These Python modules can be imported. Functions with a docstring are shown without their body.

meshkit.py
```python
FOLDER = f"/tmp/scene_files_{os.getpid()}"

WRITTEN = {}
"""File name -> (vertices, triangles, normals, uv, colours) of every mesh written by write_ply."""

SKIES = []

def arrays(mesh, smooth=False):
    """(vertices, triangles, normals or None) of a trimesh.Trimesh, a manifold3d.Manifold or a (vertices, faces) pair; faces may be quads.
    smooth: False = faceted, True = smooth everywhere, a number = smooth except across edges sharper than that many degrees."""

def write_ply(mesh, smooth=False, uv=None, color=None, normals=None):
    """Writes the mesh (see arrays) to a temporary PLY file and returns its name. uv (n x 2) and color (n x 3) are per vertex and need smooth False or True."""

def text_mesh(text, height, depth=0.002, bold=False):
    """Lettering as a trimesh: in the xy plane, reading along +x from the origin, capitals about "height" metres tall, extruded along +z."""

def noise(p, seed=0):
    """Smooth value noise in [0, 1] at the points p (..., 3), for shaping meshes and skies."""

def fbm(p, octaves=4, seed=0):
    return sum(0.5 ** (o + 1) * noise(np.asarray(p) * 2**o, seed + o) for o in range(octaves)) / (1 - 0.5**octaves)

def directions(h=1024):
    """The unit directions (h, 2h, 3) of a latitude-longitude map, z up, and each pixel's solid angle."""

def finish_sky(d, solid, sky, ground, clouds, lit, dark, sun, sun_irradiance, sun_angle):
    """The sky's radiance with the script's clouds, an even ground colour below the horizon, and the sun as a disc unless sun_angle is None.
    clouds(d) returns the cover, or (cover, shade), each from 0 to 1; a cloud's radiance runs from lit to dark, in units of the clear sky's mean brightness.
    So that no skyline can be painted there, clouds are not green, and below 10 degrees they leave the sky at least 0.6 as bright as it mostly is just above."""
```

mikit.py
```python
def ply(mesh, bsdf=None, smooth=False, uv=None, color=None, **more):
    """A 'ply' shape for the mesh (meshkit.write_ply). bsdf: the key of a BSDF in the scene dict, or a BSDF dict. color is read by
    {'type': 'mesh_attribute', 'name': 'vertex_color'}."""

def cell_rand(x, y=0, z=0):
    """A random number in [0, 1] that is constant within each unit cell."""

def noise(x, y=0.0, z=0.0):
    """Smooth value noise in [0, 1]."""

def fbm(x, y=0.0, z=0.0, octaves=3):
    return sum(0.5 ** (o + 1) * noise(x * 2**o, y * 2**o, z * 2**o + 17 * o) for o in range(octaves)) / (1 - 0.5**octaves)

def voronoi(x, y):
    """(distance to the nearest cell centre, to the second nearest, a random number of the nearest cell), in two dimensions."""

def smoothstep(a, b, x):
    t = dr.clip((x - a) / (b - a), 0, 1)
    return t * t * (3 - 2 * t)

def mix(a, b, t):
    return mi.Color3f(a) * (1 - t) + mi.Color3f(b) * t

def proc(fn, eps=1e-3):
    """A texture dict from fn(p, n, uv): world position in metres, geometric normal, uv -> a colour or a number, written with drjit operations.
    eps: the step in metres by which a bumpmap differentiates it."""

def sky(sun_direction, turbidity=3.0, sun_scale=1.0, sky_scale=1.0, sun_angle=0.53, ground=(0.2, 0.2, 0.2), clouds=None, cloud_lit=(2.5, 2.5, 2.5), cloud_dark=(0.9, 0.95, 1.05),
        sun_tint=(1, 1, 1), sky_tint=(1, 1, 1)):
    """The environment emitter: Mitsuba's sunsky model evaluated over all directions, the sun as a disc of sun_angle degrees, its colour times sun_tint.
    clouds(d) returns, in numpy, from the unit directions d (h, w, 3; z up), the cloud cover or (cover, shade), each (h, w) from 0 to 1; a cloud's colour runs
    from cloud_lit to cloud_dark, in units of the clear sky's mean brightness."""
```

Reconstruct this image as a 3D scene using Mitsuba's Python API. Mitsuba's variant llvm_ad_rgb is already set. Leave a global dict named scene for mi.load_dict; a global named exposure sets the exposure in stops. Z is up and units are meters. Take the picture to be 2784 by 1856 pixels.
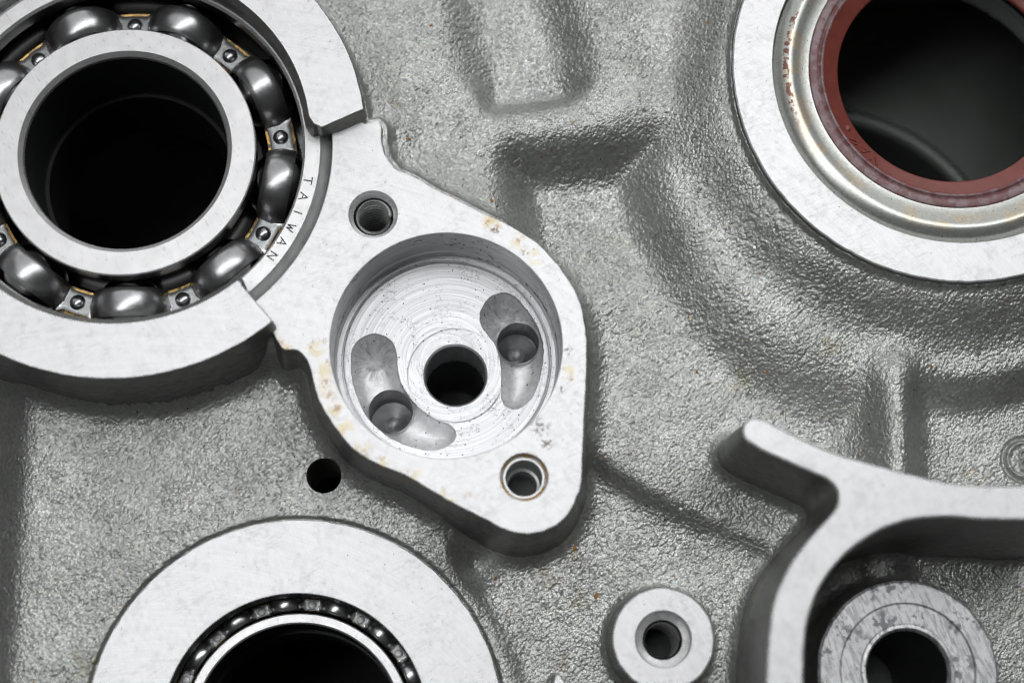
import math
import numpy as np
import mitsuba as mi
import drjit as dr
import trimesh
import mikit
import meshkit
from mikit import proc, noise, fbm, voronoi, smoothstep, mix
from shapely.geometry import Polygon, Point, LineString, MultiLineString
from shapely.ops import unary_union
from shapely import affinity
from scipy import ndimage
from scipy.spatial import cKDTree
from PIL import Image, ImageDraw

T = mi.ScalarTransform4f
MMS = 0.001                      # everything below is worked out in millimetres
scene, labels = {}, {}

# ------------------------------------------------------------------ camera
F, TX, TY, MM = 4900.0, 0.246, -0.03, 0.0422      # focal length in pixels of the 2784 px photograph, two tilts, mm per pixel
D0 = F * MM
_cx, _sx, _cy, _sy = math.cos(TX), math.sin(TX), math.cos(TY), math.sin(TY)
ROT = np.array([[_cy, 0, _sy], [0, 1, 0], [-_sy, 0, _cy]]) @ np.array([[1, 0, 0], [0, _cx, -_sx], [0, _sx, _cx]])
AXIS = ROT @ np.array([0, 0, -1.0])
EYE = -AXIS * D0
UP = ROT @ np.array([0, 1.0, 0])
scene['camera'] = {'type': 'thinlens', 'fov': math.degrees(2 * math.atan(1392 / F)), 'fov_axis': 'x',
                   'aperture_radius': 0.0029, 'focus_distance': 0.2145, 'near_clip': 0.01, 'far_clip': 20.0,
                   'to_world': T().look_at(origin=(EYE * MMS).tolist(), target=[0, 0, 0], up=UP.tolist())}
exposure = 0.62

# ------------------------------------------------------------------ light: a strip lamp, a broad pale panel, dim room
def lamp(key, centre, half, rot, rad, bsdf='lamp_white'):
    v = np.array([[-half[0], -half[1], 0], [half[0], -half[1], 0], [half[0], half[1], 0], [-half[0], half[1], 0]], float)
    c, s = math.cos(rot), math.sin(rot)
    v = np.stack([v[:, 0] * c - v[:, 1] * s, v[:, 0] * s + v[:, 1] * c, v[:, 2]], 1)
    n = np.array([0, 0.0, 0]) - np.array(centre)
    n /= np.linalg.norm(n)
    x = np.array([1, 0, 0]) - n * n[0]
    x /= np.linalg.norm(x)
    y = np.cross(n, x)
    w = np.array(centre) + v[:, :1] * x + v[:, 1:2] * y
    scene[key] = mikit.ply((w, np.array([[0, 1, 2], [0, 2, 3]])), bsdf, emitter={'type': 'area', 'radiance': {'type': 'rgb', 'value': rad}})

scene['lamp_white'] = {'type': 'diffuse', 'reflectance': {'type': 'rgb', 'value': [.8, .8, .8]}}
lamp('strip_lamp', (0.02, 0.20, 0.95), (0.75, 0.12), math.radians(-36), [3.0, 3.03, 3.08])
lamp('ceiling_panel', (0.0, 1.05, 1.25), (1.3, 0.95), 0.0, [.42, .425, .433])
lamp('added_low_panel', (0.1, 1.75, 0.75), (1.3, 0.7), 0.0, [.85, .86, .875])  # unseen panel, added to brighten slopes that face the far side
labels['added_low_panel'] = {'label': 'added unseen light panel low beyond the far side of the bench', 'category': 'added_light'}
labels['strip_lamp'] = {'label': 'long white fluorescent strip lamp hanging over the casting', 'category': 'lamp'}
labels['ceiling_panel'] = {'label': 'broad pale lit ceiling panel high above the casting', 'category': 'ceiling light'}
scene['room_light'] = {'type': 'constant', 'radiance': {'type': 'rgb', 'value': [0.022, 0.023, 0.023]}}


def at(p, z=0.0):
    """pixels of the photograph -> millimetres on the level plane at height z"""
    p = np.atleast_2d(np.asarray(p, float))
    d = np.stack([(p[:, 0] - 1392) / F, -(p[:, 1] - 928) / F, -np.ones(len(p))], 1) @ ROT.T
    t = (z - EYE[2]) / d[:, 2]
    return (EYE + d * t[:, None])[:, :2]


def vt(pts, z):                  # the same from coordinates of the photograph at 2352 px width
    return at(np.asarray(pts, float) * (2784 / 2352), z)


# ------------------------------------------------------------------ materials
def rgb(*v):
    return {'type': 'rgb', 'value': list(v)}


def blobs(x, y, pts):
    """sum of soft round masks (x, y, radius) in millimetres"""
    m = mi.Float(0)
    for bx, by, r in pts:
        m = dr.maximum(m, 1 - smoothstep(0.15 * r, r, dr.sqrt(dr.square(x - bx) + dr.square(y - by))))
    return m


def px_blobs(lst, z=0.0):
    return [(*at((a, b), z)[0].tolist(), r) for a, b, r in lst]


RUST = px_blobs([(757, 932, 1.0), (790, 950, .6), (858, 925, .7), (845, 940, .5), (884, 926, .5), (893, 985, .6), (886, 1040, .9), (900, 1075, .9), (915, 1110, .8), (912, 1133, .5),
                 (985, 1236, 1.0), (1095, 1285, .9), (1040, 1250, .8), (1325, 600, .9), (1352, 622, .8), (1410, 650, .7), (1428, 680, .8), (1455, 675, .5), (1270, 1345, .7), (1553, 1030, .45)])
STAIN = px_blobs([(770, 940, 1.2), (860, 950, 1.4), (880, 1010, 1.5), (890, 1060, 1.6), (905, 1110, 1.6), (935, 1165, 1.6), (985, 1225, 1.6), (1050, 1265, 1.5), (1130, 1300, 1.6), (1220, 1350, 1.6), (1335, 605, 1.6), (1410, 655, 1.5), (1455, 700, 1.3), (1540, 1010, 1.3)])
OIL = px_blobs([(1560, 1490, 2.6), (1500, 1560, 2.4), (1570, 1620, 2.0), (2010, 1030, 3.0), (1690, 660, 2.2), (2240, 960, 2.4), (2100, 1110, 2.6), (1540, 1800, 2.2), (1080, 330, 1.2), (2640, 1290, 2.5), (230, 1800, 3.0)], -9)
BLOT = px_blobs([(2352, 1742, 1.5), (2335, 1715, 1.0), (2400, 1668, .9), (2630, 1785, 1.3), (2640, 1805, .9), (2372, 1622, .8), (2672, 1700, 1.3), (2300, 1710, .9), (2545, 1592, .8)], -6)
CORNER = px_blobs([(757, 932, .55), (765, 944, .5), (744, 910, .35), (784, 949, .4)])
GRIME = px_blobs([(856, 928, .4), (1546, 952, .9), (1540, 1030, .7), (1527, 1056, .7), (1430, 690, .6), (1470, 1160, 1.6), (1485, 1200, 1.3), (1345, 625, .8), (853, 778, .3)])


def machined_col(p, n, uv):
    x, y = p.x * 1000, p.y * 1000
    base = mi.Color3f(.86, .86, .862)
    cloud = fbm(x * .45, y * .45, 3.0, octaves=3)
    mott = fbm(x * 2.2 + 9, y * 2.2, p.z * 900, octaves=3)
    c = base * (1 - .10 * smoothstep(.40, .75, cloud) * smoothstep(.3, .75, mott) - .05 * smoothstep(.45, .85, mott))
    scuff = fbm(x * 1.1 + y * .5, (y - x * .45) * 6.0, 7.0, octaves=3)
    c = c * (1 - .12 * smoothstep(.52, .78, scuff) * smoothstep(.42, .6, fbm(x * .25 + 4, y * .25, octaves=2)))
    d, _, r = voronoi(x * .75, y * .75)
    c = mix(c, mi.Color3f(.12, .12, .11), dr.select((r > .86) & (d < .015 + .30 * (r - .86)), mi.Float(.8), mi.Float(0)))
    # fine scratches
    th = fbm(x * .3, y * .3, 21., octaves=2) * 2.2
    sc = noise((x * dr.cos(th) + y * dr.sin(th)) * 14, (y * dr.cos(th) - x * dr.sin(th)) * .9, 2.0)
    c = c * (1 - .22 * smoothstep(.90, .98, sc))
    fine = noise((x * .9 + y * .45) * 20, (y * .9 - x * .45) * 1.3, 8.0)
    arcs = noise(dr.sqrt(dr.square(x + 40) + dr.square(y + 75)) * 9, dr.atan2(y + 75, x + 40) * 14, 3.0)
    c = c * (.89 + .09 * fine + .08 * arcs)
    rust = blobs(x, y, RUST) * smoothstep(.38, .66, fbm(x * 3.6, y * 3.6, 5.0, octaves=4))
    c = mix(c, mi.Color3f(.42, .27, .11), .75 * rust)
    c = mix(c, mi.Color3f(.50, .27, .07), .8 * blobs(x, y, CORNER) * smoothstep(.3, .5, fbm(x * 2.6, y * 2.6, 35.0, octaves=3)))
    pale = blobs(x, y, STAIN) * smoothstep(.30, .62, fbm(x * 1.3, y * 1.3, 25.0, octaves=3))
    c = c * (1 - pale * mi.Color3f(.08, .19, .44))
    grime = blobs(x, y, GRIME) * smoothstep(.50, .60, fbm(x * 3.2, y * 3.2, 15.0, octaves=3))
    return mix(c, mi.Color3f(.10, .085, .07), .85 * grime)


def machined_h(p, n, uv):
    x, y = p.x * 1000, p.y * 1000
    lines = noise((x * .35 + y) * 5.5, (y * .3 - x) * .35, 1.0)
    return .6 * lines * smoothstep(.45, .65, fbm(x * .3 + 2, y * .3, octaves=2)) + .5 * fbm(x * 2.5, y * 2.5, octaves=3)


def cast_col(p, n, uv):
    x, y, z = p.x * 1000, p.y * 1000, p.z * 1000
    c = mi.Color3f(.452, .460, .440)
    big = fbm(x * .16 + 3, y * .16, 1.0, octaves=3)
    c = c * (.9 + .25 * big)
    fine = fbm(x * 3.3, y * 3.3, z * 3.3, octaves=3)
    c = c * (.60 + .75 * fine)
    green = smoothstep(.5, .68, fbm(x * .28 + 40, y * .28, 2.0, octaves=3)) * smoothstep(.45, .6, fine)
    c = mix(c, c * mi.Color3f(.93, .955, .90), green)
    d, _, r = voronoi(x * .55 + 7, y * .55)
    c = mix(c, mi.Color3f(.06, .06, .055), dr.select((r > .80) & (d < .02 + .06 * (r - .8) * 4), mi.Float(.8), mi.Float(0)))
    oil = blobs(x, y, OIL) * smoothstep(.42, .7, fbm(x * 1.2, y * 1.2, 33.0, octaves=4))
    c = c * (1 - oil * mi.Color3f(.20, .25, .36))
    d2, _, r2 = voronoi(x * .22 + 3, y * .22)
    return mix(c, mi.Color3f(.38, .22, .08), dr.select((r2 > .6) & (d2 < .015 + .045 * (r2 - .6)), mi.Float(.75), mi.Float(0)))


def cast_rough(p, n, uv):
    x, y = p.x * 1000, p.y * 1000
    return .31 + .04 * smoothstep(-5, -25, x + .5 * (y + 20)) + .12 * fbm(x * .2, y * .2, 11., octaves=2)


def cast_h(p, n, uv):
    x, y, z = p.x * 1000, p.y * 1000, p.z * 1000
    wx, wy = noise(x * 2.1, y * 2.1, z), noise(x * 2.1 + 7, y * 2.1, z + 5)
    d, s, r = voronoi(x * 3.0 + .55 * wx + .4 * z, y * 3.0 + .55 * wy)
    amp = .25 + 1.1 * fbm(x * .35, y * .35, 4.0, octaves=3)
    amp = amp * (1 - .15 * smoothstep(-5, -25, x + .5 * (y + 20)))
    return amp * (.35 + .65 * r) * (1 - dr.square(dr.minimum(d, 1.0))) + .34 * noise(x * 5.6, y * 5.6, z * 5.6) + .30 * noise(x * 9.5, y * 9.5, z * 9.5)


def flank_h(p, n, uv):
    x, y, z = p.x * 1000, p.y * 1000, p.z * 1000
    return .65 * fbm(x * 3.0, y * 3.0, z * 3.0, octaves=2) + .35 * noise(x * 9, y * 9, z * 9)


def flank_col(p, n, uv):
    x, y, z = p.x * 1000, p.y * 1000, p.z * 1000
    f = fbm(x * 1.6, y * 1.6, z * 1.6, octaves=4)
    c = mi.Color3f(.24, .245, .236) * (.62 + .7 * f)  # same casting, with the shade of its side walls put into the colour
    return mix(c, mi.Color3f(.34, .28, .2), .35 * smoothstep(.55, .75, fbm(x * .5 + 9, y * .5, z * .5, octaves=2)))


def wall_col(p, n, uv):
    x, y, z = p.x * 1000, p.y * 1000, p.z * 1000
    a = dr.atan2(y - CAV[1], x - CAV[0])
    c = mi.Color3f(.78, .79, .795) * (.82 + .3 * noise(a * 3, z * 7.0) * noise(a * 9, z * 2))
    sp = fbm(a * 26, z * 2.4, 3.0, octaves=3)
    return mix(c, mi.Color3f(.08, .075, .065), .7 * smoothstep(.60, .78, sp) * smoothstep(.5, .66, fbm(a * 2.2, z * .3, 8.0, octaves=2)))


CAV = (-7.533, -0.37)


def turned_col(p, n, uv):
    x, y = p.x * 1000, p.y * 1000
    r = dr.sqrt(dr.square(x - CAV[0]) + dr.square(y - CAV[1]))
    a = dr.atan2(y - CAV[1], x - CAV[0])
    ring = noise(r * 9 + .5 * noise(a * 3, r), a * 1.5, 4.0)
    c = mi.Color3f(.70, .705, .715) * (.72 + .36 * ring)
    d, _, rr = voronoi(x * 1.25 + 3, y * 1.25)
    c = mix(c, mi.Color3f(.07, .07, .07), dr.select((rr > .58) & (d < .04 + .20 * (rr - .58)), mi.Float(.9), mi.Float(0)))
    sc = smoothstep(.56, .72, fbm(x * 3.4 + y, y * 5.2, 6.0, octaves=4)) * smoothstep(.56, .7, fbm(x * .35 + 1, y * .35, 9.0, octaves=2))
    c = mix(c, mi.Color3f(.15, .15, .15), .35 * sc)
    dust = smoothstep(.66, .72, noise(x * 8, y * 8)) * smoothstep(.5, .7, noise(x * .7 + 4, y * .7))
    return c * (1 - .3 * dust)


def turned_h(p, n, uv):
    x, y = p.x * 1000, p.y * 1000
    r = dr.sqrt(dr.square(x - CAV[0]) + dr.square(y - CAV[1]))
    a = dr.atan2(y - CAV[1], x - CAV[0])
    return noise(r * 6.0 + .4 * noise(a * 2, 3.), a * .8) + .5 * noise(r * 15.0, a * 1.2)


BURST = []                       # centres of the two cutter plunges in the pump floor, filled in below


def slot_h(p, n, uv):
    x, y = p.x * 1000, p.y * 1000
    h = .35 * fbm(x * 3, y * 3, octaves=3)
    for bx, by in BURST:
        d = dr.sqrt(dr.square(x - bx) + dr.square(y - by))
        a = dr.atan2(y - by, x - bx)
        h = h + (1 - smoothstep(2.2, 3.2, d)) * .9 * noise(a * 17 + .9 * d, d * .7, 2.0) * smoothstep(.0, .5, d)
    return h


def slot_col(p, n, uv):
    x, y = p.x * 1000, p.y * 1000
    c = mi.Color3f(.80, .805, .81) * (.8 + .35 * fbm(x * 3, y * 3, octaves=3))
    for bx, by in BURST:
        q = dr.sqrt(dr.square(x - bx) + dr.square(y - by))
        a = dr.atan2(y - by, x - bx)
        c = c * (1 - .42 * smoothstep(.35, .85, noise(a * 15 + .6 * q, q * .8, 5.0) * .5 + .5 * noise(a * 34 + 1.2 * q, q * 1.6, 7.0)) * (1 - smoothstep(2.0, 3.0, q)) * smoothstep(.3, .8, q))
    d, _, rr = voronoi(x * 1.1 + 8, y * 1.1)
    return mix(c, mi.Color3f(.07, .07, .07), dr.select((rr > .7) & (d < .03 + .09 * (rr - .7) * 3), mi.Float(.9), mi.Float(0)))


def race_col(p, n, uv):
    x, y = p.x * 1000, p.y * 1000
    c = mi.Color3f(.72, .715, .71) * (.9 + .18 * fbm(x * .9, y * .9, octaves=3))
    sc = noise((x + y * .6) * 7, (y - x * .6) * 1.2, 3.0)
    c = c * (1 - .2 * smoothstep(.78, .95, sc))
    return c


def dark_steel_col(p, n, uv):
    x, y, z = p.x * 1000, p.y * 1000, p.z * 1000
    f = fbm(x * 1.3, y * 1.3, z * 1.3, octaves=3)
    return mi.Color3f(.47, .47, .475) * (.75 + .5 * f)


def brass_col(p, n, uv):
    x, y, z = p.x * 1000, p.y * 1000, p.z * 1000
    f = fbm(x * 2.5, y * 2.5, z * 2.5, octaves=3)
    return mix(mi.Color3f(.42, .27, .09), mi.Color3f(.09, .07, .04), smoothstep(.38, .6, f))


def tab_col(p, n, uv):
    x, y = p.x * 1000, p.y * 1000
    return mi.Color3f(.36, .37, .37) * (.7 + .5 * fbm(x * 4, y * 4, octaves=3))


SEAL = (52.8, 33.9)


def can_col(p, n, uv):
    x, y = p.x * 1000 - SEAL[0], p.y * 1000 - SEAL[1]
    r, a = dr.sqrt(x * x + y * y), dr.atan2(y, x)
    f = fbm(x * .5, y * .5, octaves=3)
    c = mix(mi.Color3f(.54, .55, .51), mi.Color3f(.62, .55, .43), smoothstep(.45, .65, f) * smoothstep(17.4, 18.6, r) * (1 - smoothstep(19.4, 20.6, r)))
    c = c * (.85 + .3 * fbm(x * 5, y * 5, octaves=2))
    k = dr.square((r - 19.75 - .25 * noise(a * 40)) / .42)
    m = (1 - smoothstep(.3, 1.0, k)) * smoothstep(.42, .56, fbm(a * 42, r * 2.2, 3.0, octaves=3)) * smoothstep(2.55, 2.8, a) * (1 - smoothstep(3.05, 3.14, a))
    m2 = (1 - smoothstep(.3, 1.0, k)) * smoothstep(.42, .56, fbm(a * 42, r * 2.2, 3.0, octaves=3)) * smoothstep(2.7, 2.95, dr.abs(a))
    m = dr.maximum(m, m2)
    c = mix(c, mi.Color3f(.20, .075, .05), .9 * m)
    d, _, rr = voronoi(x * .9, y * .9)
    return mix(c, mi.Color3f(.08, .08, .08), dr.select((rr > .8) & (d < .06), mi.Float(.8), mi.Float(0)))


def rubber_dusty(p, n, uv):
    x, y = p.x * 1000, p.y * 1000
    f = fbm(x * 1.4, y * 1.4, octaves=4)
    c = mix(mi.Color3f(.22, .10, .10), mi.Color3f(.30, .21, .22), smoothstep(.35, .65, f))
    d, _, rr = voronoi(x * .9 + 5, y * .9)
    return mix(c, mi.Color3f(.05, .04, .04), dr.select((rr > .8) & (d < .05), mi.Float(.8), mi.Float(0)))


def rubber_red(p, n, uv):
    x, y = p.x * 1000, p.y * 1000
    return mi.Color3f(.215, .052, .040) * (.85 + .3 * fbm(x * .9, y * .9, octaves=3))


def pitted_col(p, n, uv):
    x, y = p.x * 1000, p.y * 1000
    f = fbm(x * .55 + 31, y * .55, 4.0, octaves=4)
    g = fbm(x * 2.6 + 3, y * 2.6, 9.0, octaves=4)
    c = mi.Color3f(.74, .74, .745) * (.80 + .34 * fbm(x * 1.7, y * 1.7, octaves=3))
    c = c * (1 - .35 * smoothstep(.48, .75, noise((x + .4 * y) * 6, (y - .4 * x) * 1.1, 2.0)))
    rr = dr.sqrt(dr.square(x - 45.27) + dr.square(y + 36.8))
    k = f * .62 + g * .42 + .035 * smoothstep(9.2, 10.2, rr)
    return mix(c, mi.Color3f(.15, .15, .17), .8 * dr.maximum(smoothstep(.655, .73, k), blobs(x, y, BLOT) * smoothstep(.40, .50, fbm(x * 1.1, y * 1.1, 51.0, octaves=3))))


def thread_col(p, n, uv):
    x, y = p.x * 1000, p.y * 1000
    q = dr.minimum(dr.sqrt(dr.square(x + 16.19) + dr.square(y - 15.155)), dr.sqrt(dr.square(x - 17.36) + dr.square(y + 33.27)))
    root = smoothstep(1.92, 2.1, q) * (1 - smoothstep(2.2, 2.3, q))          # roots darkened: shade between the turns put into the colour
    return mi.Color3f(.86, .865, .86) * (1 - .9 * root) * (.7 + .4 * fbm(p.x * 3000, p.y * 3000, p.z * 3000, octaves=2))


def rusty_col(p, n, uv):
    x, y, z = p.x * 1000, p.y * 1000, p.z * 1000
    f = fbm(x * 1.1, y * 1.1, z, octaves=3)
    return mix(mi.Color3f(.46, .28, .08), mi.Color3f(.58, .56, .52), smoothstep(.44, .6, f))


def mat(key, col, metallic, rough, bump=None, height=0.0, eps=3e-5, spec=.5, **kw):
    b = {'type': 'principled', 'base_color': proc(col) if callable(col) else rgb(*col), 'metallic': metallic,
         'roughness': rough if not callable(rough) else proc(rough), 'specular': spec, **kw}
    if bump is not None:
        b = {'type': 'bumpmap', 'arbitrary': proc(bump, eps=eps), 'scale': height, 'bsdf': b}
    scene[key] = {'type': 'twosided', 'bsdf': b}


mat('cast_alloy', cast_col, .75, cast_rough, cast_h, 1.05e-4, eps=2.2e-5)
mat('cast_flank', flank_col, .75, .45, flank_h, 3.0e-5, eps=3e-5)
mat('machined_alloy', machined_col, .55, .46, machined_h, 2.0e-6)
mat('bore_wall', wall_col, .85, .40)
mat('turned_alloy', turned_col, .65, .40, turned_h, 9.0e-6, eps=2.5e-5)
mat('slot_alloy', slot_col, .6, .48, slot_h, 6.0e-5, eps=2.5e-5)
mat('pitted_alloy', pitted_col, .6, .45)
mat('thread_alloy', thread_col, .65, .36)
mat('rusty_alloy', rusty_col, .4, .5)
mat('ground_steel', race_col, .7, .40)
mat('dark_steel', dark_steel_col, .95, .30)
mat('raceway_steel', (.22, .22, .22), .95, .22)
mat('tab_steel', tab_col, .85, .38)
mat('bright_steel', (.66, .66, .665), .95, .26)
mat('pale_tab', (.78, .79, .78), .55, .5)
mat('rivet_steel', (.42, .42, .425), .95, .24)
mat('ball_steel', (.5, .5, .5), 1.0, .1)
mat('brass_edge', brass_col, .85, .35)
mat('seal_can', can_col, .72, .31)
mat('rubber_dusty', rubber_dusty, 0.0, .42)
mat('rubber_red', rubber_red, 0.0, .32)
mat('ink_dark', (.03, .03, .033), 0.0, .6)
mat('inside_dark', (.03, .034, .032), .2, .5)  # near-black: the deep shade of bores is put into the colour
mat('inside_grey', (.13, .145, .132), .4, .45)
mat('bore_black', (.008, .008, .008), 0.0, .6)  # shade at the bottom of the big bearing bore, put into the colour
mat('bench_rubber', (.03, .03, .03), 0.0, .7)
mat('rust_orange', (.36, .17, .035), 0.0, .6)
mat('red_paint', (.35, .03, .05), 0.0, .5)


# ------------------------------------------------------------------ mesh helpers
def add(key, mesh, m, smooth=30):
    v, f = (mesh.vertices, mesh.faces) if hasattr(mesh, 'vertices') else mesh
    f = np.asarray(f)
    if f.shape[1] == 4:
        f = np.vstack([f[:, [0, 1, 2]], f[:, [0, 2, 3]]])
    tm = trimesh.Trimesh(np.asarray(v, float) * MMS, f, process=False)
    scene[key] = mikit.ply(tm, m, smooth=smooth)


def key_of(root, name):
    k = f'{root}__{name}' if root else name
    if k not in scene and not any(q.startswith(k + '__') for q in scene):
        return k
    i = 1
    while f'{k}_{i:03d}' in scene or any(q.startswith(f'{k}_{i:03d}__') for q in scene):
        i += 1
    return f'{k}_{i:03d}'


def lathe(c, prof, n=256, closed=False, rfun=None, a0=0.0, a1=2 * math.pi):
    prof = np.asarray(prof, float)
    full = abs(a1 - a0 - 2 * math.pi) < 1e-6
    a = np.linspace(a0, a1, n + 1)[:n] if full else np.linspace(a0, a1, n)
    m = len(prof)
    v = np.zeros((n, m, 3))
    rr = prof[None, :, 0] if rfun is None else rfun(a[:, None], prof[None, :, 0], prof[None, :, 1])
    v[..., 0] = c[0] + rr * np.cos(a)[:, None]
    v[..., 1] = c[1] + rr * np.sin(a)[:, None]
    v[..., 2] = prof[None, :, 1]
    f = []
    i = np.arange(n if full else n - 1)
    j = (i + 1) % n
    for k in range(m if closed else m - 1):
        l = (k + 1) % m
        f.append(np.stack([i * m + k, j * m + k, j * m + l, i * m + l], 1))
    v = v.reshape(-1, 3)
    return v, np.vstack(f)


def arc_profile(cr, cz, rad, t0, t1, n=14):
    t = np.radians(np.linspace(t0, t1, n))
    return [(cr + rad * math.cos(x), cz + rad * math.sin(x)) for x in t]


def resample(poly, step):
    ring = LineString(poly.exterior.coords if hasattr(poly, 'exterior') else poly)
    n = max(24, int(ring.length / step))
    s = np.linspace(0, ring.length, n + 1)[:-1]
    return np.array([ring.interpolate(x).coords[0] for x in s])


def normals2(p, smooth=2):
    t = np.roll(p, -1, 0) - np.roll(p, 1, 0)
    nrm = np.stack([t[:, 1], -t[:, 0]], 1)
    area = .5 * np.sum(p[:, 0] * np.roll(p[:, 1], -1) - np.roll(p[:, 0], -1) * p[:, 1])
    if area < 0:
        nrm = -nrm
    nrm /= np.linalg.norm(nrm, axis=1, keepdims=True) + 1e-12
    if smooth:
        nrm = ndimage.gaussian_filter1d(nrm, smooth, axis=0, mode='wrap')
        nrm /= np.linalg.norm(nrm, axis=1, keepdims=True) + 1e-12
    return nrm


def wobble(p, amp, scale, seed):
    q = np.concatenate([p, np.zeros((len(p), 1))], 1) / scale
    return p + normals2(p) * ((meshkit.fbm(q + 50, 3, seed) - .5) * 2 * amp)[:, None]


def rounded(pts, r=.4):
    g = Polygon(pts).buffer(0)
    return g.buffer(r).buffer(-2 * r).buffer(r)


def spline(pts, n=6):
    """a closed smooth curve through the points"""
    p = np.asarray(pts, float)
    out = []
    for i in range(len(p)):
        a, b, c, d = p[i - 1], p[i], p[(i + 1) % len(p)], p[(i + 2) % len(p)]
        for t in np.linspace(0, 1, n, endpoint=False):
            out.append(.5 * (2 * b + (c - a) * t + (2 * a - 5 * b + 4 * c - d) * t * t + (3 * b - a - 3 * c + d) * t ** 3))
    return np.array(out)


def bridge(rings):
    n = len(rings[0])
    v = np.vstack(rings)
    i = np.arange(n)
    j = (i + 1) % n
    f = [np.stack([k * n + i, k * n + j, (k + 1) * n + j, (k + 1) * n + i], 1) for k in range(len(rings) - 1)]
    return v, np.vstack(f)


def at_z(p, z):
    z = np.broadcast_to(z, (len(p),))
    return np.concatenate([p, z[:, None]], 1)


def cap(outer, holes, z):
    """a flat sheet between closed rings of points"""
    v2, f = trimesh.creation.triangulate_polygon(Polygon(outer, [h for h in holes]), engine='earcut')
    return np.concatenate([v2, np.full((len(v2), 1), z)], 1), f


def join(*meshes):
    vs, fs, o = [], [], 0
    for v, f in meshes:
        f = np.asarray(f)
        if f.shape[1] == 4:
            f = np.vstack([f[:, [0, 1, 2]], f[:, [0, 2, 3]]])
        vs.append(np.asarray(v))
        fs.append(f + o)
        o += len(v)
    return np.vstack(vs), np.vstack(fs)


def circle(c, r, step=.15):
    n = max(48, int(2 * math.pi * r / step))
    a = np.linspace(0, 2 * math.pi, n, endpoint=False)
    return np.stack([c[0] + r * np.cos(a), c[1] + r * np.sin(a)], 1)


def biggest(g):
    return max(g.geoms, key=lambda q: q.area) if hasattr(g, 'geoms') else g


FOOT = []                        # (outline, fillet radius) of all that stands up from the cast wall
CUTS = []                        # polygons cut out of the cast wall


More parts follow.
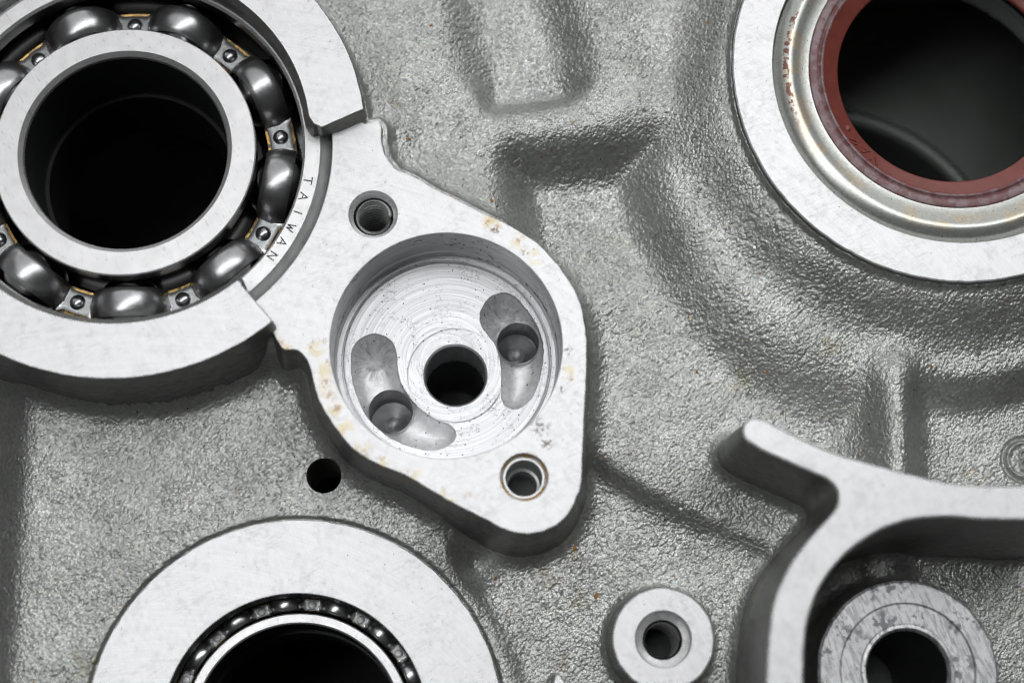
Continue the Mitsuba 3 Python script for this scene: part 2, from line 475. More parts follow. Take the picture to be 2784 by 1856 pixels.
def pad(key, outline, z, depth, draft, holes=(), chamfer=.10, wob=.05, seed=0, top='machined_alloy', flank='cast_flank', fillet=2.0, step=.16, hole_chamfer=.08, foot=None):
    """a machined flat on a cast pedestal: the face with its fine edge, and the drafted flank below it; draft is a list of (depth, offset)"""
    p = resample(outline, step) if hasattr(outline, 'exterior') else outline
    p = wobble(p, wob, .9, seed)
    nr = normals2(p, 3)
    inner = p - nr * chamfer
    meshes = [bridge([at_z(inner, z), at_z(p, z - chamfer * .8)])]
    hr = []
    for h in holes:
        hn = normals2(h, 0)
        hr.append(h + hn * hole_chamfer)
        meshes.append(bridge([at_z(h + hn * hole_chamfer, z), at_z(h, z - hole_chamfer)]))
    meshes.insert(0, cap(inner, hr, z))
    add(key, join(*meshes), top, smooth=20)
    rings = [at_z(p, z - chamfer * .8)]
    nb = normals2(p, 6)
    d0, o0 = chamfer * .8, 0.0
    for d1, o1 in draft:
        for s in np.linspace(0, 1, max(2, int((d1 - d0) / .5)) + 1)[1:]:
            dd, oo = d0 + (d1 - d0) * s, o0 + (o1 - o0) * s
            q = p + nb * oo
            amp = .07 * min(1, dd / .6)
            jit = (meshkit.fbm(np.concatenate([q, np.full((len(q), 1), -dd)], 1) * 1.3 + 80, 3, seed + 7) - .5) * 2 * amp
            rings.append(at_z(q + nb * jit[:, None], z - dd))
        d0, o0 = d1, o1
    add(key + '__flank', bridge(rings), flank, smooth=True)
    base = Polygon(p + nb * (draft[-1][1] if foot is None else foot)).buffer(0)
    FOOT.append((biggest(base), fillet, biggest(Polygon(p).buffer(-.25)), z))
    return p


# ------------------------------------------------------------------ heights of the casting (z = 0 is the pump face)
Z_R0, Z_R1, Z_R2, Z_R3, Z_POCKET, Z_YARD = -9.5, -10.6, -8.0, -3.9, -8.2, -16.5
BEAR = np.array([-45.4, 22.85])
SMALL = np.array([-24.4, -43.0])
SEALC = np.array(SEAL)
CAVC = np.array(CAV)

# ------------------------------------------------------------------ machined face round the pump cavity and the big bearing (z = 0)
flange_px = [(896, 369), (960, 345), (1030, 327), (1036, 345), (1037.7, 384), (1045, 420), (1062, 445), (1076.6, 459.6), (1136, 486.4), (1171.5, 507.4), (1249, 547.7), (1320.4, 583.4), (1368, 604),
             (1412.8, 628), (1457.5, 658), (1487, 686), (1517, 720.4), (1540.9, 753), (1564.7, 792), (1579.6, 827.7), (1588.5, 872), (1594.5, 917), (1594.5, 994.7), (1591, 1084),
             (1587, 1158.5), (1583, 1248), (1580.5, 1307.5), (1573.6, 1337), (1561, 1367), (1544, 1398), (1512, 1428), (1474.5, 1444), (1435.7, 1450), (1400, 1447), (1362, 1434), (1325.7, 1413),
             (1279, 1391), (1219, 1360), (1159.6, 1325), (1100, 1289.6), (1041, 1268), (998, 1246.8), (957, 1217), (933.6, 1190.9), (906.8, 1155), (883, 1119.4), (865, 1083.6),
             (854.7, 1048), (847, 1012), (835.3, 979.4), (822, 960), (808, 951), (796.6, 949.6), (775.8, 951), (763.8, 943.6), (752, 922.8), (734, 890), (698, 821.5)]
fl = Polygon(at(flange_px, 0)).buffer(0)
annulus = Point(*BEAR).buffer(28.0, 96)
face = unary_union([fl, annulus]).buffer(.35).buffer(-.7).buffer(.35)
face_out = resample(Polygon(face.exterior), .16)
R_POCKET = 24.25
T1C, T1R = np.array([-16.19, 15.155]), 2.82
T2C, T2R = np.array([1.37, -15.705]), 2.69
bear_hole, cav_hole, t1_hole, t2_hole = circle(BEAR, R_POCKET), circle(CAVC, 13.30), circle(T1C, T1R, .1), circle(T2C, T2R, .1)
pad('engine_case__pump_face', face_out, 0.0, 11, [(1.0, .12), (5.0, .7), (12.4, 1.6)], [bear_hole, cav_hole, t1_hole, t2_hole], wob=.07, seed=3, fillet=2.5, foot=.85)


# the two raised lips that hold the big bearing (z = 3)
def lip_outline(a0, a1, r_in, r_out, end0=(), end1=()):
    a = np.radians(np.linspace(a0, a1, 160))
    o = [(r_out, x) for x in a] + list(end1) + [(r_in, x) for x in a[::-1]] + list(end0)
    return np.array([[BEAR[0] + r * math.cos(x), BEAR[1] + r * math.sin(x)] for r, x in o])


def lip(key, outline, seed):
    p = resample(Polygon(outline).buffer(-.15).buffer(.3).buffer(-.15), .16)
    rr = np.hypot(*(p - BEAR).T)
    outer = rr > 24.5
    q = np.where(outer[:, None], wobble(p, .06, .9, seed), p)
    nr = normals2(q, 2)
    c = np.where(rr < 22.6, .68, .09)[:, None]          # broad chamfer along the bore, fine edge elsewhere
    c = ndimage.gaussian_filter1d(c, 2, axis=0, mode='wrap')
    top_ring = q - nr * np.where(rr < 22.6, 0.0, .09)[:, None]
    low = np.where((rr < 22.6)[:, None], q + nr * c, q)
    add(key, cap(top_ring, [], 3.0), 'machined_alloy', smooth=False)
    off = np.where(outer, 1.0, 0.02)
    off = ndimage.gaussian_filter1d(off, 3, mode='wrap')[:, None]
    rings = [at_z(top_ring, 3.0), at_z(low, 3.0 - c[:, 0])]
    for d in (1.2, 1.9, 2.6, 3.02):
        jit = (meshkit.fbm(np.concatenate([low, np.full((len(low), 1), d)], 1) * 1.5 + 30, 3, seed) - .5) * .16
        rings.append(at_z(low + nr * off * (.25 * d / 3 + jit[:, None]), 3.0 - d))
    add(key + '__flank', bridge(rings), 'cast_flank', smooth=25)


d2r = math.radians
lip('engine_case__bearing_lip', lip_outline(-49.6, -190, 21.9, 28.2), 11)
lip('engine_case__bearing_lip_001', lip_outline(8.4, 100, 21.95, 28.35, end0=((21.95, d2r(8.6)), (22.4, d2r(6.0)), (23.2, d2r(4.4)))), 12)
add('engine_case__bearing_bore', lathe(BEAR, [(R_POCKET, -.08), (R_POCKET, -12.2), (20.0, -12.3)], 256), 'bore_wall')
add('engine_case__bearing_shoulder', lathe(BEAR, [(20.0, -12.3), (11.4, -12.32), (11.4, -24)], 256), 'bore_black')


# threaded hole, counterbored stud hole
def thread(c, r, depth, pitch, z0, h=.22, n=96):
    turns = int(depth / pitch)
    m = turns * 4 + 1
    k = np.arange(m)
    a = np.linspace(0, 2 * math.pi, n + 1)
    v = np.zeros((n + 1, m, 3))
    rad = r + h * np.array([0, .25, 1, .75])[k % 4]
    z = z0 - (k[None, :] * pitch / 4) - pitch * a[:, None] / (2 * math.pi) * 1.0
    v[..., 0], v[..., 1], v[..., 2] = c[0] + rad * np.cos(a)[:, None], c[1] + rad * np.sin(a)[:, None], z
    i, j = np.meshgrid(np.arange(n), np.arange(m - 1), indexing='ij')
    q = lambda x, y: (x * m + y).ravel()
    return v.reshape(-1, 3), np.stack([q(i, j), q(i + 1, j), q(i + 1, j + 1), q(i, j + 1)], 1)


key = 'engine_case__threaded_hole'
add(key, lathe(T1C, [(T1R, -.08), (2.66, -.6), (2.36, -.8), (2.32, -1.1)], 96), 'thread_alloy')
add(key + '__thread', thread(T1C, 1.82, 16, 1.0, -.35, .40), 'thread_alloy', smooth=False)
key = 'engine_case__dowel_hole'
add(key, lathe(T2C, [(T2R, -.08), (2.56, -.95), (2.38, -1.0)], 96), 'rusty_alloy')
add(key + '__sleeve', lathe(T2C, [(2.38, -1.4), (2.38, -.86), (2.30, -.80), (2.14, -.80), (2.04, -.92), (2.0, -6.0), (1.7, -6.1), (1.7, -9)], 96), 'bore_wall')
add(key + '__bottom', cap(circle(T2C, 2.1), [], -9.0), 'inside_dark', smooth=False)

# ------------------------------------------------------------------ pump cavity: wall, floor with two kidney ports, shaft bore
ZF = -8.3
add('engine_case__pump_cavity', lathe(CAVC, [(13.30, -.08), (13.30, -6.9), (13.18, -7.05), (13.12, -7.9), (13.0, ZF - .02)], 320), 'bore_wall')


def zm(pts, z, s=3.357, off=(900, 800)):
    return at([(off[0] + x / s, off[1] + y / s) for x, y in pts], z)


kid_l = spline(zm([(190, 560), (190, 700), (225, 880), (320, 1090), (440, 1225), (580, 1325), (750, 1392), (900, 1418), (1020, 1400), (1105, 1350), (1140, 1290), (1120, 1220), (1065, 1178),
                   (980, 1150), (870, 1090), (760, 990), (690, 900), (640, 810), (610, 690), (600, 560), (575, 460), (510, 390), (400, 358), (285, 395), (210, 475)], ZF))
kid_r = spline(zm([(1362, 190), (1385, 300), (1440, 370), (1500, 450), (1540, 560), (1560, 700), (1560, 870), (1568, 970), (1615, 1028), (1690, 1045), (1765, 1010), (1840, 930), (1895, 800),
                   (1930, 640), (1937, 480), (1915, 370), (1875, 275), (1830, 200), (1765, 115), (1690, 30), (1600, -15), (1500, 0), (1410, 70)], ZF))
HL, HLR = np.array([-14.1, -6.4]), 2.62
HR, HRR = np.array([1.0, 2.05]), 2.50
SHC, SHR = np.array([-6.475, -2.11]), 3.82
BURST += [(-16.20, 0.12), (-0.88, 5.09)]


def raster(poly_xy, x0, y0, h, nx, ny):
    im = Image.new('L', (nx, ny), 0)
    ImageDraw.Draw(im).polygon([((x - x0) / h, (y - y0) / h) for x, y in poly_xy], fill=1)
    return np.asarray(im).astype(bool)


def signed(mask, h):
    return (ndimage.distance_transform_edt(mask) - ndimage.distance_transform_edt(~mask)) * h


def snap_cut(v, f, c, r, h):
    """cut a round hole in a grid mesh: drop what lies inside, pull the edge onto the circle"""
    d = v[:, :2] - c
    rr = np.hypot(*d.T)
    near = (rr > r - .75 * h) & (rr < r + .75 * h)
    v[near, :2] = c + d[near] / rr[near, None] * r
    rr = np.hypot(*(v[:, :2] - c).T)
    keep = ~((rr[f] <= r + 1e-6).all(1))
    return v, f[keep]


def grid_mesh(x, y, z):
    nx, ny = len(x), len(y)
    X, Y = np.meshgrid(x, y)
    v = np.stack([X, Y, z], -1).reshape(-1, 3)
    i, j = np.meshgrid(np.arange(nx - 1), np.arange(ny - 1))
    a = (j * nx + i).ravel()
    return v, np.vstack([np.stack([a, a + 1, a + nx + 1], 1), np.stack([a, a + nx + 1, a + nx], 1)])


h = .07
gx = np.arange(CAVC[0] - 13.4, CAVC[0] + 13.4, h)
gy = np.arange(CAVC[1] - 13.4, CAVC[1] + 13.4, h)
Zg = np.full((len(gy), len(gx)), ZF)
X, Y = np.meshgrid(gx, gy)
kid = np.zeros_like(Zg)
for kd, (bx, by) in ((kid_l, BURST[0]), (kid_r, BURST[1])):
    m = raster(kd, gx[0], gy[0], h, len(gx), len(gy))
    sd = ndimage.gaussian_filter(signed(m, h), .8)
    r0 = 2.35
    t = np.clip(sd, 0, r0)
    dep = np.sqrt(np.clip(r0 ** 2 - (r0 - t) ** 2, 0, None)) * .80
    d = np.hypot(X - bx, Y - by)
    ball = np.where(sd > 0, np.clip(3.25 - .98 * d, 0, None), 0)          # the plunge of the cutter: a wide cone
    dep = np.where(sd > 0, np.maximum(dep, np.minimum(ball, np.clip(sd * 6, 0, 9))), 0)
    kid = np.maximum(kid, dep)
rs = np.hypot(X - SHC[0], Y - SHC[1])
step_ring = .04 * (1 - np.clip((rs - 5.62) / .12, 0, 1))                    # low raised land round the shaft bore
rc = np.hypot(X - CAVC[0], Y - CAVC[1])
edge_ring = -.10 * np.exp(-((rc - 12.35) / .10) ** 2)
fz = Zg - kid + np.where(kid > 0, 0, step_ring + edge_ring)
fv, ff = grid_mesh(gx, gy, fz)
ff = ff[(np.hypot(*(fv[ff].mean(1)[:, :2] - CAVC).T) < 13.25)]
for c, r in ((SHC, SHR), (HL, HLR), (HR, HRR)):
    fv, ff = snap_cut(fv, ff, c, r, h)
kidmask = (kid > .02).reshape(-1)
inside = kidmask[ff].all(1)
add('engine_case__pump_floor', (fv, ff[~inside]), 'turned_alloy', smooth=40)
lab_l = (fv[ff].mean(1)[:, 0] < -6.4)
add('engine_case__pump_floor__kidney_port', (fv, ff[inside & lab_l]), 'slot_alloy', smooth=True)
add('engine_case__pump_floor__kidney_port_001', (fv, ff[inside & ~lab_l]), 'slot_alloy', smooth=True)
add('engine_case__pump_floor__shaft_bore', lathe(SHC, [(SHR, ZF + .09), (SHR - .22, ZF - .2), (SHR - .22, ZF - 7.5)], 128), 'bore_wall')
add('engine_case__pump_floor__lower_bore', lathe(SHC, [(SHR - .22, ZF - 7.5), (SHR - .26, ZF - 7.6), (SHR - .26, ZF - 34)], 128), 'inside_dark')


def drilled(name, c, r, ztop, zbot):
    add('engine_case__pump_floor__' + name, lathe(c, [(r, ztop), (r, zbot), (r - .12, zbot - .05), (1.0, zbot - .8), (.9, zbot - 1.0), (.55, zbot - 1.5), (.01, zbot - 1.7)], 96), 'dark_steel')


drilled('oil_passage', HL, HLR, ZF - .6, ZF - 8.0)
drilled('oil_passage_001', HR, HRR, ZF - .6, ZF - 6.2)

# ------------------------------------------------------------------ seal boss, small-bearing boss, stud bosses, web
def ring_circle(c, r, seed, amp, step=.16):
    return circle(c, r, step)


pad('engine_case__seal_boss', circle(SEALC, 26.35, .16), -.05, 6, [(.5, .12), (1.2, .5), (5.0, 1.0)], [circle(SEALC, 21.55)], chamfer=.16, wob=.06, seed=21, fillet=1.3, foot=.2)
add('engine_case__seal_boss__bore', lathe(SEALC, [(21.55, -.13), (21.5, -7), (20.2, -7.1), (20.2, -20)], 256), 'bore_wall')
pad('engine_case__small_bearing_boss', circle(SMALL, 23.65, .16), -9.15, 3, [(.3, .05), (3.0, .25)], [circle(SMALL, 15.15)], chamfer=.06, wob=.09, seed=31, fillet=.01)
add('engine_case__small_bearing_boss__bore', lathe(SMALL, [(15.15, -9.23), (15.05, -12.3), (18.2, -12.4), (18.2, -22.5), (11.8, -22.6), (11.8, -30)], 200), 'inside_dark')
B1 = np.array([17.36, -33.27])
pad('engine_case__stud_boss', circle(B1, 5.78, .12), -5.5, 6.6, [(.6, .12), (6.6, .6)], [circle(B1, 3.2, .1)], chamfer=.16, wob=.08, seed=41, fillet=1.0, foot=.35)
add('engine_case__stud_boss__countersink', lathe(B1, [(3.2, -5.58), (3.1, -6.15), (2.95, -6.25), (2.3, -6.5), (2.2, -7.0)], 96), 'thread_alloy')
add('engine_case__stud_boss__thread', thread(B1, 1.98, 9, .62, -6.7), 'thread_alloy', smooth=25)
add('engine_case__stud_boss__bottom', cap(circle(B1, 2.3), [], -15.5), 'inside_dark', smooth=False)
B2 = np.array([45.27, -36.8])
pad('engine_case__dowel_boss', circle(B2, 10.3, .14), -6.0, 10.4, [(.5, .12), (10.4, .8)], [circle(B2, 7.75, .12)], chamfer=.3, wob=.12, seed=51, fillet=1.4, foot=.6, top='pitted_alloy')
add('engine_case__dowel_boss__recess', lathe(B2, [(7.75, -6.08), (7.6, -6.22), (5.45, -6.24), (5.3, -6.05), (4.95, -6.0), (4.72, -6.35), (4.64, -6.8)], 160), 'pitted_alloy')
add('engine_case__dowel_boss__bore', lathe(B2, [(4.64, -6.8), (4.60, -7.4), (4.60, -34)], 160), 'inside_dark')

web_px = [(2018.4, 1168), (2024, 1151), (2039, 1140), (2061.7, 1138), (2095.5, 1151), (2163, 1185), (2257, 1228.5), (2351, 1256.7), (2464, 1286.8), (2576.7, 1313), (2670.7, 1320.6), (2784, 1322.5),
          (2960, 1318), (2960, 1414), (2784, 1412.7), (2670.7, 1410.8), (2595.5, 1404), (2501.5, 1407), (2426.3, 1425.9), (2370, 1452), (2306, 1497), (2266, 1540), (2229, 1595), (2202, 1661), (2189, 1729),
          (2183, 1856), (2180, 2010), (2077, 2010), (2082.6, 1856), (2090, 1729), (2103, 1640.7), (2130, 1569), (2174.5, 1498), (2229, 1434), (2252, 1409), (2268, 1388), (2276, 1373), (2279.7, 1345), (2270, 1320.6),
          (2249.6, 1302), (2219.5, 1288.6), (2163, 1264), (2088, 1230), (2042.9, 1206), (2024, 1189)]
web = resample(Polygon(spline(at(web_px, 8.0), 5)).buffer(.25).buffer(-.5).buffer(.25), .18)
pad('engine_case__web', web, 8.0, 25, [(.5, .12), (16.5, .85), (25, 1.1)], chamfer=.22, wob=.06, seed=61, fillet=1.6, foot=.66)
white_bit = np.array(at([(1508, 1856), (1514, 1836), (1520, 1838), (1533, 1856), (1545, 1890), (1520, 1890)], -7))
pad('engine_case__lug', resample(Polygon(white_bit).buffer(.1), .08), -7.0, 4, [(4.0, .3)], chamfer=.05, wob=.02, seed=71, fillet=.5)

# ------------------------------------------------------------------ the rough cast wall, one relief
h = .14
c0 = at([(0, 0), (2784, 0), (0, 1856), (2784, 1856)], -16)
x0, x1, y0, y1 = c0[:, 0].min() - 4, c0[:, 0].max() + 4, c0[:, 1].min() - 4, c0[:, 1].max() + 4
gx, gy = np.arange(x0, x1, h), np.arange(y0, y1, h)
nx, ny = len(gx), len(gy)
X, Y = np.meshgrid(gx, gy)


def sdf(xy):
    return ndimage.gaussian_filter(signed(raster(xy, x0, y0, h, nx, ny), h), 2.0)


def s_curve(sd, w):
    t = np.clip(sd / w + .5, 0, 1)
    return .5 - .5 * np.cos(math.pi * t)


warp = (meshkit.fbm(np.stack([X * .25, Y * .25, X * 0], -1), 3, 5) - .5) * 1.2

# main level, raised shoulder with the floor pocket cut in it
H = np.full((ny, nx), Z_R3, float)
H -= .6 * s_curve(X - .35 * (Y - 20) - 22, 26)                            # the shoulder round the seal lies lower than the bridge
H += 1.0 * s_curve(-(np.hypot(X - BEAR[0], Y - BEAR[1]) - 33), 16)            # rises a little to the big bearing
r2 = vt([(1165, 365), (1260, 357), (1350, 347), (1440, 334), (1500, 322), (1508, 350), (1496, 400), (1522, 480), (1568, 580), (1640, 688), (1735, 790), (1830, 850), (1930, 893), (1992, 920),
         (1998, 985), (1992, 1060), (1985, 1140), (1960, 1400), (1700, 1700), (900, 1700), (900, 900), (1175, 620), (1190, 520), (1178, 440)], -6)
r2 = np.array(Polygon(r2).buffer(-.9).buffer(1.8).buffer(-.9).exterior.coords)
s2 = sdf(r2) + warp * .3
w2 = 7.0 + 2.5 * s_curve(X - 12, 10)
zr2 = Z_R2 + .2 - .8 * s_curve(Y - 14 + .2 * X, 14)               # deepest under the bridge
t2 = np.clip(s2 / w2 + .5, 0, 1)
foot2 = .65 * (.5 - .5 * np.cos(math.pi * t2 ** 1.3)) + .35 * t2 ** 1.9          # round shoulder, tighter foot
H += (zr2 - H) * foot2
# level right of the upright rib, below the shoulder
r2b = vt([(2102, 890), (2130, 897), (2200, 908), (2300, 897), (2400, 870), (2520, 840), (2600, 1300), (2110, 1300), (2100, 1080)], -6)
r2b = np.array(Polygon(r2b).buffer(-.6).buffer(1.2).buffer(-.6).exterior.coords)
H += (Z_R2 + .3 - H) * s_curve(sdf(r2b) + warp * .2, 4.6)
# upper pocket
pk = vt([(1040, -160), (1057, 0), (1075, 110), (1100, 195), (1127, 262), (1216, 252), (1296, 238), (1330, 213), (1318, 120), (1284, 0), (1250, -160)], -6)
pk = np.array(Polygon(pk).buffer(-.6).buffer(1.2).buffer(-.6).exterior.coords)
yb = vt([(1230, 250)], -6)[0, 1]
H += (Z_R3 - 3.1 - H) * s_curve(sdf(pk) + warp * .2, 3.0 + 4.6 * np.clip((Y - yb - 1.5) / 3, 0, 1))
# faint step near the top, right of the pocket
st = vt([(1430, -150), (1436, 0), (1450, 60), (1466, 125), (1480, 180), (1560, 230), (1640, 120), (1680, -150)], -4)
H -= .9 * s_curve(sdf(st), 6.0) * np.clip((Y - 26) / 10, 0, 1)
# the wall climbs to the pump face along its upper right edge, and to the seal boss
dF = -ndimage.gaussian_filter(signed(raster(face_out, x0, y0, h, nx, ny), h), 2.0)
H += 1.3 * s_curve(-(dF - 3.2), 7.5) * s_curve(Y - X * .2 - 8, 12) * (1 - s_curve(s2, 6.0))
dB = np.hypot(X - SEALC[0], Y - SEALC[1])
H += 3.2 * s_curve(-(dB - 30.3), 9.0)
# lower levels
low = vt([(640, 820), (700, 840), (760, 980), (900, 1060), (1100, 1180), (1330, 1036), (1400, 1088), (1480, 1140), (1580, 1190), (1700, 1240), (1800, 1284), (1900, 1330), (2100, 1700), (-200, 1800), (-300, 780), (300, 800)], -9)
sl = sdf(low) + warp * .15
ZR1 = -11.6 + 2.2 * s_curve(X + .55 * (Y + 30) - 14, 34)          # the lower field climbs to the right
H = H * (1 - s_curve(sl, 2.6)) + ZR1 * s_curve(sl, 2.6)
left = vt([(-300, 700), (600, 700), (800, 900), (980, 1080), (1048, 1235), (1058, 1290), (1085, 1350), (1125, 1420), (1165, 1490), (1190, 1568), (1230, 1750), (-300, 1800)], -10)
sl2 = sdf(left) + warp * .1
H += (Z_R0 - ZR1) * s_curve(sl2, 3.4) * s_curve(sl, 2.6)
# the plate rolls over at the left border of the picture
H -= 5.0 * s_curve(-(X - vt([(0, 1100)], -10)[0, 0]), 8.0) * s_curve(-(Y - 0.0), 10)
# the deep yard inside the web
yd = at([(2345, 1500), (2262, 1590), (2222, 1700), (2208, 1800), (2200, 2060), (3050, 2060), (3050, 1440), (2800, 1440), (2500, 1436), (2410, 1460)], -8)
yd = np.array(Polygon(yd).buffer(2.7).exterior.coords)
H = H + (Z_YARD - H) * s_curve(sdf(yd), 1.2)
# sunken field in front of the arm
H -= .35 * np.exp(-(((X - 27) / 9) ** 2 + ((Y + 20) / 5) ** 2)) * (1 - s_curve(sl, 2.6))
nt = vt([(1088, 1296)], -11)[0]
H -= 1.5 * np.exp(-(((X - nt[0]) / 2.4) ** 2 + ((Y - nt[1]) / 2.2) ** 2)) * (1 - s_curve(sl2, 2.6))
# the upright rib between shoulder and web
rb = vt([(2046, 880)], -6)[0]
H += 1.7 * np.exp(-np.abs((X - rb[0] + .02 * (Y - rb[1])) / 2.7) ** 3.0) * s_curve(-(Y - rb[1] - 3), 6) * (1 - s_curve(sl, 2.6))
H += .35 * (meshkit.fbm(np.stack([X * .09, Y * .09, X * 0], -1), 3, 9) - .5)

H = ndimage.gaussian_filter(H, 4.5)
# coves round everything that stands up
for poly, rf, _, ztop in FOOT:
    d = -signed(raster(np.array(poly.exterior.coords), x0, y0, h, nx, ny), h)
    d = ndimage.gaussian_filter(d, 1.0)
    rf = np.clip(.5 * (ztop - H), .05, rf)
    t = np.clip(d, 0, rf)
    H += np.where(d < rf, rf - np.sqrt(np.clip(rf ** 2 - (rf - t) ** 2, 0, None)), 0)
# a fine gap round the low boss of the small bearing
dS = np.hypot(X - SMALL[0], Y - SMALL[1]) - 23.65
H -= .45 * np.exp(-((dS - .15) / .28) ** 2)
H -= .9 * s_curve(dS * 0 + (X + 9) / 12 - .2, 1.0) * np.exp(-(np.clip(dS, 0, None) / 1.6) ** 2)

# cast grain: rounded lumps with creases between them, over finer noise, and a few pits
rng = np.random.default_rng(4)


def lumps(sp, seed, k=2):
    r = np.random.default_rng(seed)
    px, py = np.meshgrid(np.arange(x0 - 1, x1 + 1, sp), np.arange(y0 - 1, y1 + 1, sp))
    pts = np.stack([px.ravel(), py.ravel()], 1) + r.uniform(-.5, .5, (px.size, 2)) * sp * 1.0
    wx = (meshkit.fbm(np.stack([X * 1.9, Y * 1.9, X * 0 + 3], -1), 2, seed) - .5) * sp * .8
    wy = (meshkit.fbm(np.stack([X * 1.9, Y * 1.9, X * 0 + 9], -1), 2, seed + 1) - .5) * sp * .8
    dist, idx = cKDTree(pts).query(np.stack([(X + wx).ravel(), (Y + wy).ravel()], 1), k=2, workers=4)
    amp = r.uniform(.25, 1.0, len(pts))[idx[:, 0]]
    return (1 - np.clip(dist[:, 0] / sp, 0, 1) ** 2).reshape(ny, nx), (dist[:, 1] - dist[:, 0]).reshape(ny, nx) / sp, amp.reshape(ny, nx)


l1, g1, a1 = lumps(.46, 1)
l2, g2, a2 = lumps(.30, 2)
var = .55 + .9 * meshkit.fbm(np.stack([X * .22, Y * .22, X * 0], -1), 3, 17)
grain = .060 * a1 * l1 + .045 * a2 * l2 - .030 * np.exp(-(g1 / .18) ** 2)
grain += .10 * (meshkit.fbm(np.stack([X * .8, Y * .8, X * 0], -1), 2, 23) - .5)
grain += .05 * (meshkit.noise(np.stack([X * 3.6, Y * 3.6, X * 0], -1), 25) - .5)
H += grain * var
pp = np.stack([rng.uniform(x0, x1, 260), rng.uniform(y0, y1, 260)], 1)
for (a, b), r, dpt in zip(pp, rng.uniform(.12, .24, 260), rng.uniform(.05, .2, 260)):
    i0, i1 = int((a - 1 - x0) / h), int((a + 1 - x0) / h)
    j0, j1 = int((b - 1 - y0) / h), int((b + 1 - y0) / h)
    i0, j0 = max(i0, 0), max(j0, 0)
    s = np.s_[j0:j1, i0:i1]
    dd = np.hypot(X[s] - a, Y[s] - b)
    H[s] -= dpt * np.exp(-(dd / r) ** 2)
# cast-in roundel with a figure in it
EM = at((2784, 1251), -8)[0]
de = np.hypot(X - EM[0], Y - EM[1])
H += -.40 * np.exp(-((de - 2.55) / .22) ** 2) + .22 * np.exp(-((de - 2.05) / .22) ** 2)
for dy in (.62, -.62):
    d8 = np.hypot((X - EM[0] + .1) / .85, Y - EM[1] - dy)
    H += .34 * np.exp(-((d8 - .52) / .17) ** 2)

# drilled hole through the wall, left of the pump
DH, DHR = np.array([-21.83, -14.05]), 2.06
cv, cf = grid_mesh(gx, gy, H)
cen = cv[cf].mean(1)
drop = np.zeros(len(cf), bool)
for _, rf, poly, _z in FOOT:
    m = raster(np.array(poly.exterior.coords), x0, y0, h, nx, ny)
    ii, jj = ((cen[:, 0] - x0) / h).astype(int), ((cen[:, 1] - y0) / h).astype(int)
    drop |= m[np.clip(jj, 0, ny - 1), np.clip(ii, 0, nx - 1)]
cf = cf[~drop]
cv, cf = snap_cut(cv, cf, DH, DHR, h)
used = np.unique(cf)
re_ = np.full(len(cv), -1)
re_[used] = np.arange(len(used))
add('engine_case__cast_wall', (cv[used], re_[cf]), 'cast_alloy', smooth=True)
add('engine_case__drilled_hole', lathe(DH, [(DHR + .02, -9.3), (DHR - .05, -9.75), (DHR - .07, -14), (DHR - .07, -22)], 72), 'cast_flank')

# the case outside the picture: border of the wall, sides down to the bench
bx0, bx1, by0, by1 = x0 - 28, x1 + 28, y0 - 30, y1 + 28
zb = -8.0


def quad(a, b, c, d):
    return np.array([a, b, c, d], float), np.array([[0, 1, 2], [0, 2, 3]])


e = .3
border = join(quad((bx0, by0, zb), (bx1, by0, zb), (x1 - e, y0 + e, zb), (x0 + e, y0 + e, zb)), quad((bx1, by0, zb), (bx1, by1, zb), (x1 - e, y1 - e, zb), (x1 - e, y0 + e, zb)),
              quad((bx1, by1, zb), (bx0, by1, zb), (x0 + e, y1 - e, zb), (x1 - e, y1 - e, zb)), quad((bx0, by1, zb), (bx0, by0, zb), (x0 + e, y0 + e, zb), (x0 + e, y1 - e, zb)))
add('engine_case__cast_border', border, 'cast_alloy', smooth=False)
zz = -60
sides = join(quad((bx0, by0, zb), (bx1, by0, zb), (bx1, by0, zz), (bx0, by0, zz)), quad((bx1, by0, zb), (bx1, by1, zb), (bx1, by1, zz), (bx1, by0, zz)),
             quad((bx1, by1, zb), (bx0, by1, zb), (bx0, by1, zz), (bx1, by1, zz)), quad((bx0, by1, zb), (bx0, by0, zb), (bx0, by0, zz), (bx0, by1, zz)))
add('engine_case__case_side', sides, 'cast_flank', smooth=False)
# what shows dimly through the seal: a lower wall with a round rim
LW = np.array([43.2, 16.4])
add('engine_case__inner_rim', lathe(LW, [(25.2, -33.2)] + arc_profile(24.0, -31.8, 1.2, 0, 180, 14) + [(22.8, -40), (22.0, -48)], 160), 'inside_grey')
add('engine_case__inner_wall', lathe(LW, [(25.2, -33.1), (70, -33.4)], 96), 'inside_grey')
labels['engine_case'] = {'label': 'grey cast alloy engine case with bright machined faces, filling the picture', 'category': 'engine case'}
add('workbench', quad((-900, -900, zz - .5), (900, -900, zz - .5), (900, 900, zz - .5), (-900, 900, zz - .5)), 'bench_rubber', smooth=False)
labels['workbench'] = {'label': 'dark rubber covered workbench under the engine case', 'category': 'workbench', 'kind': 'structure'}


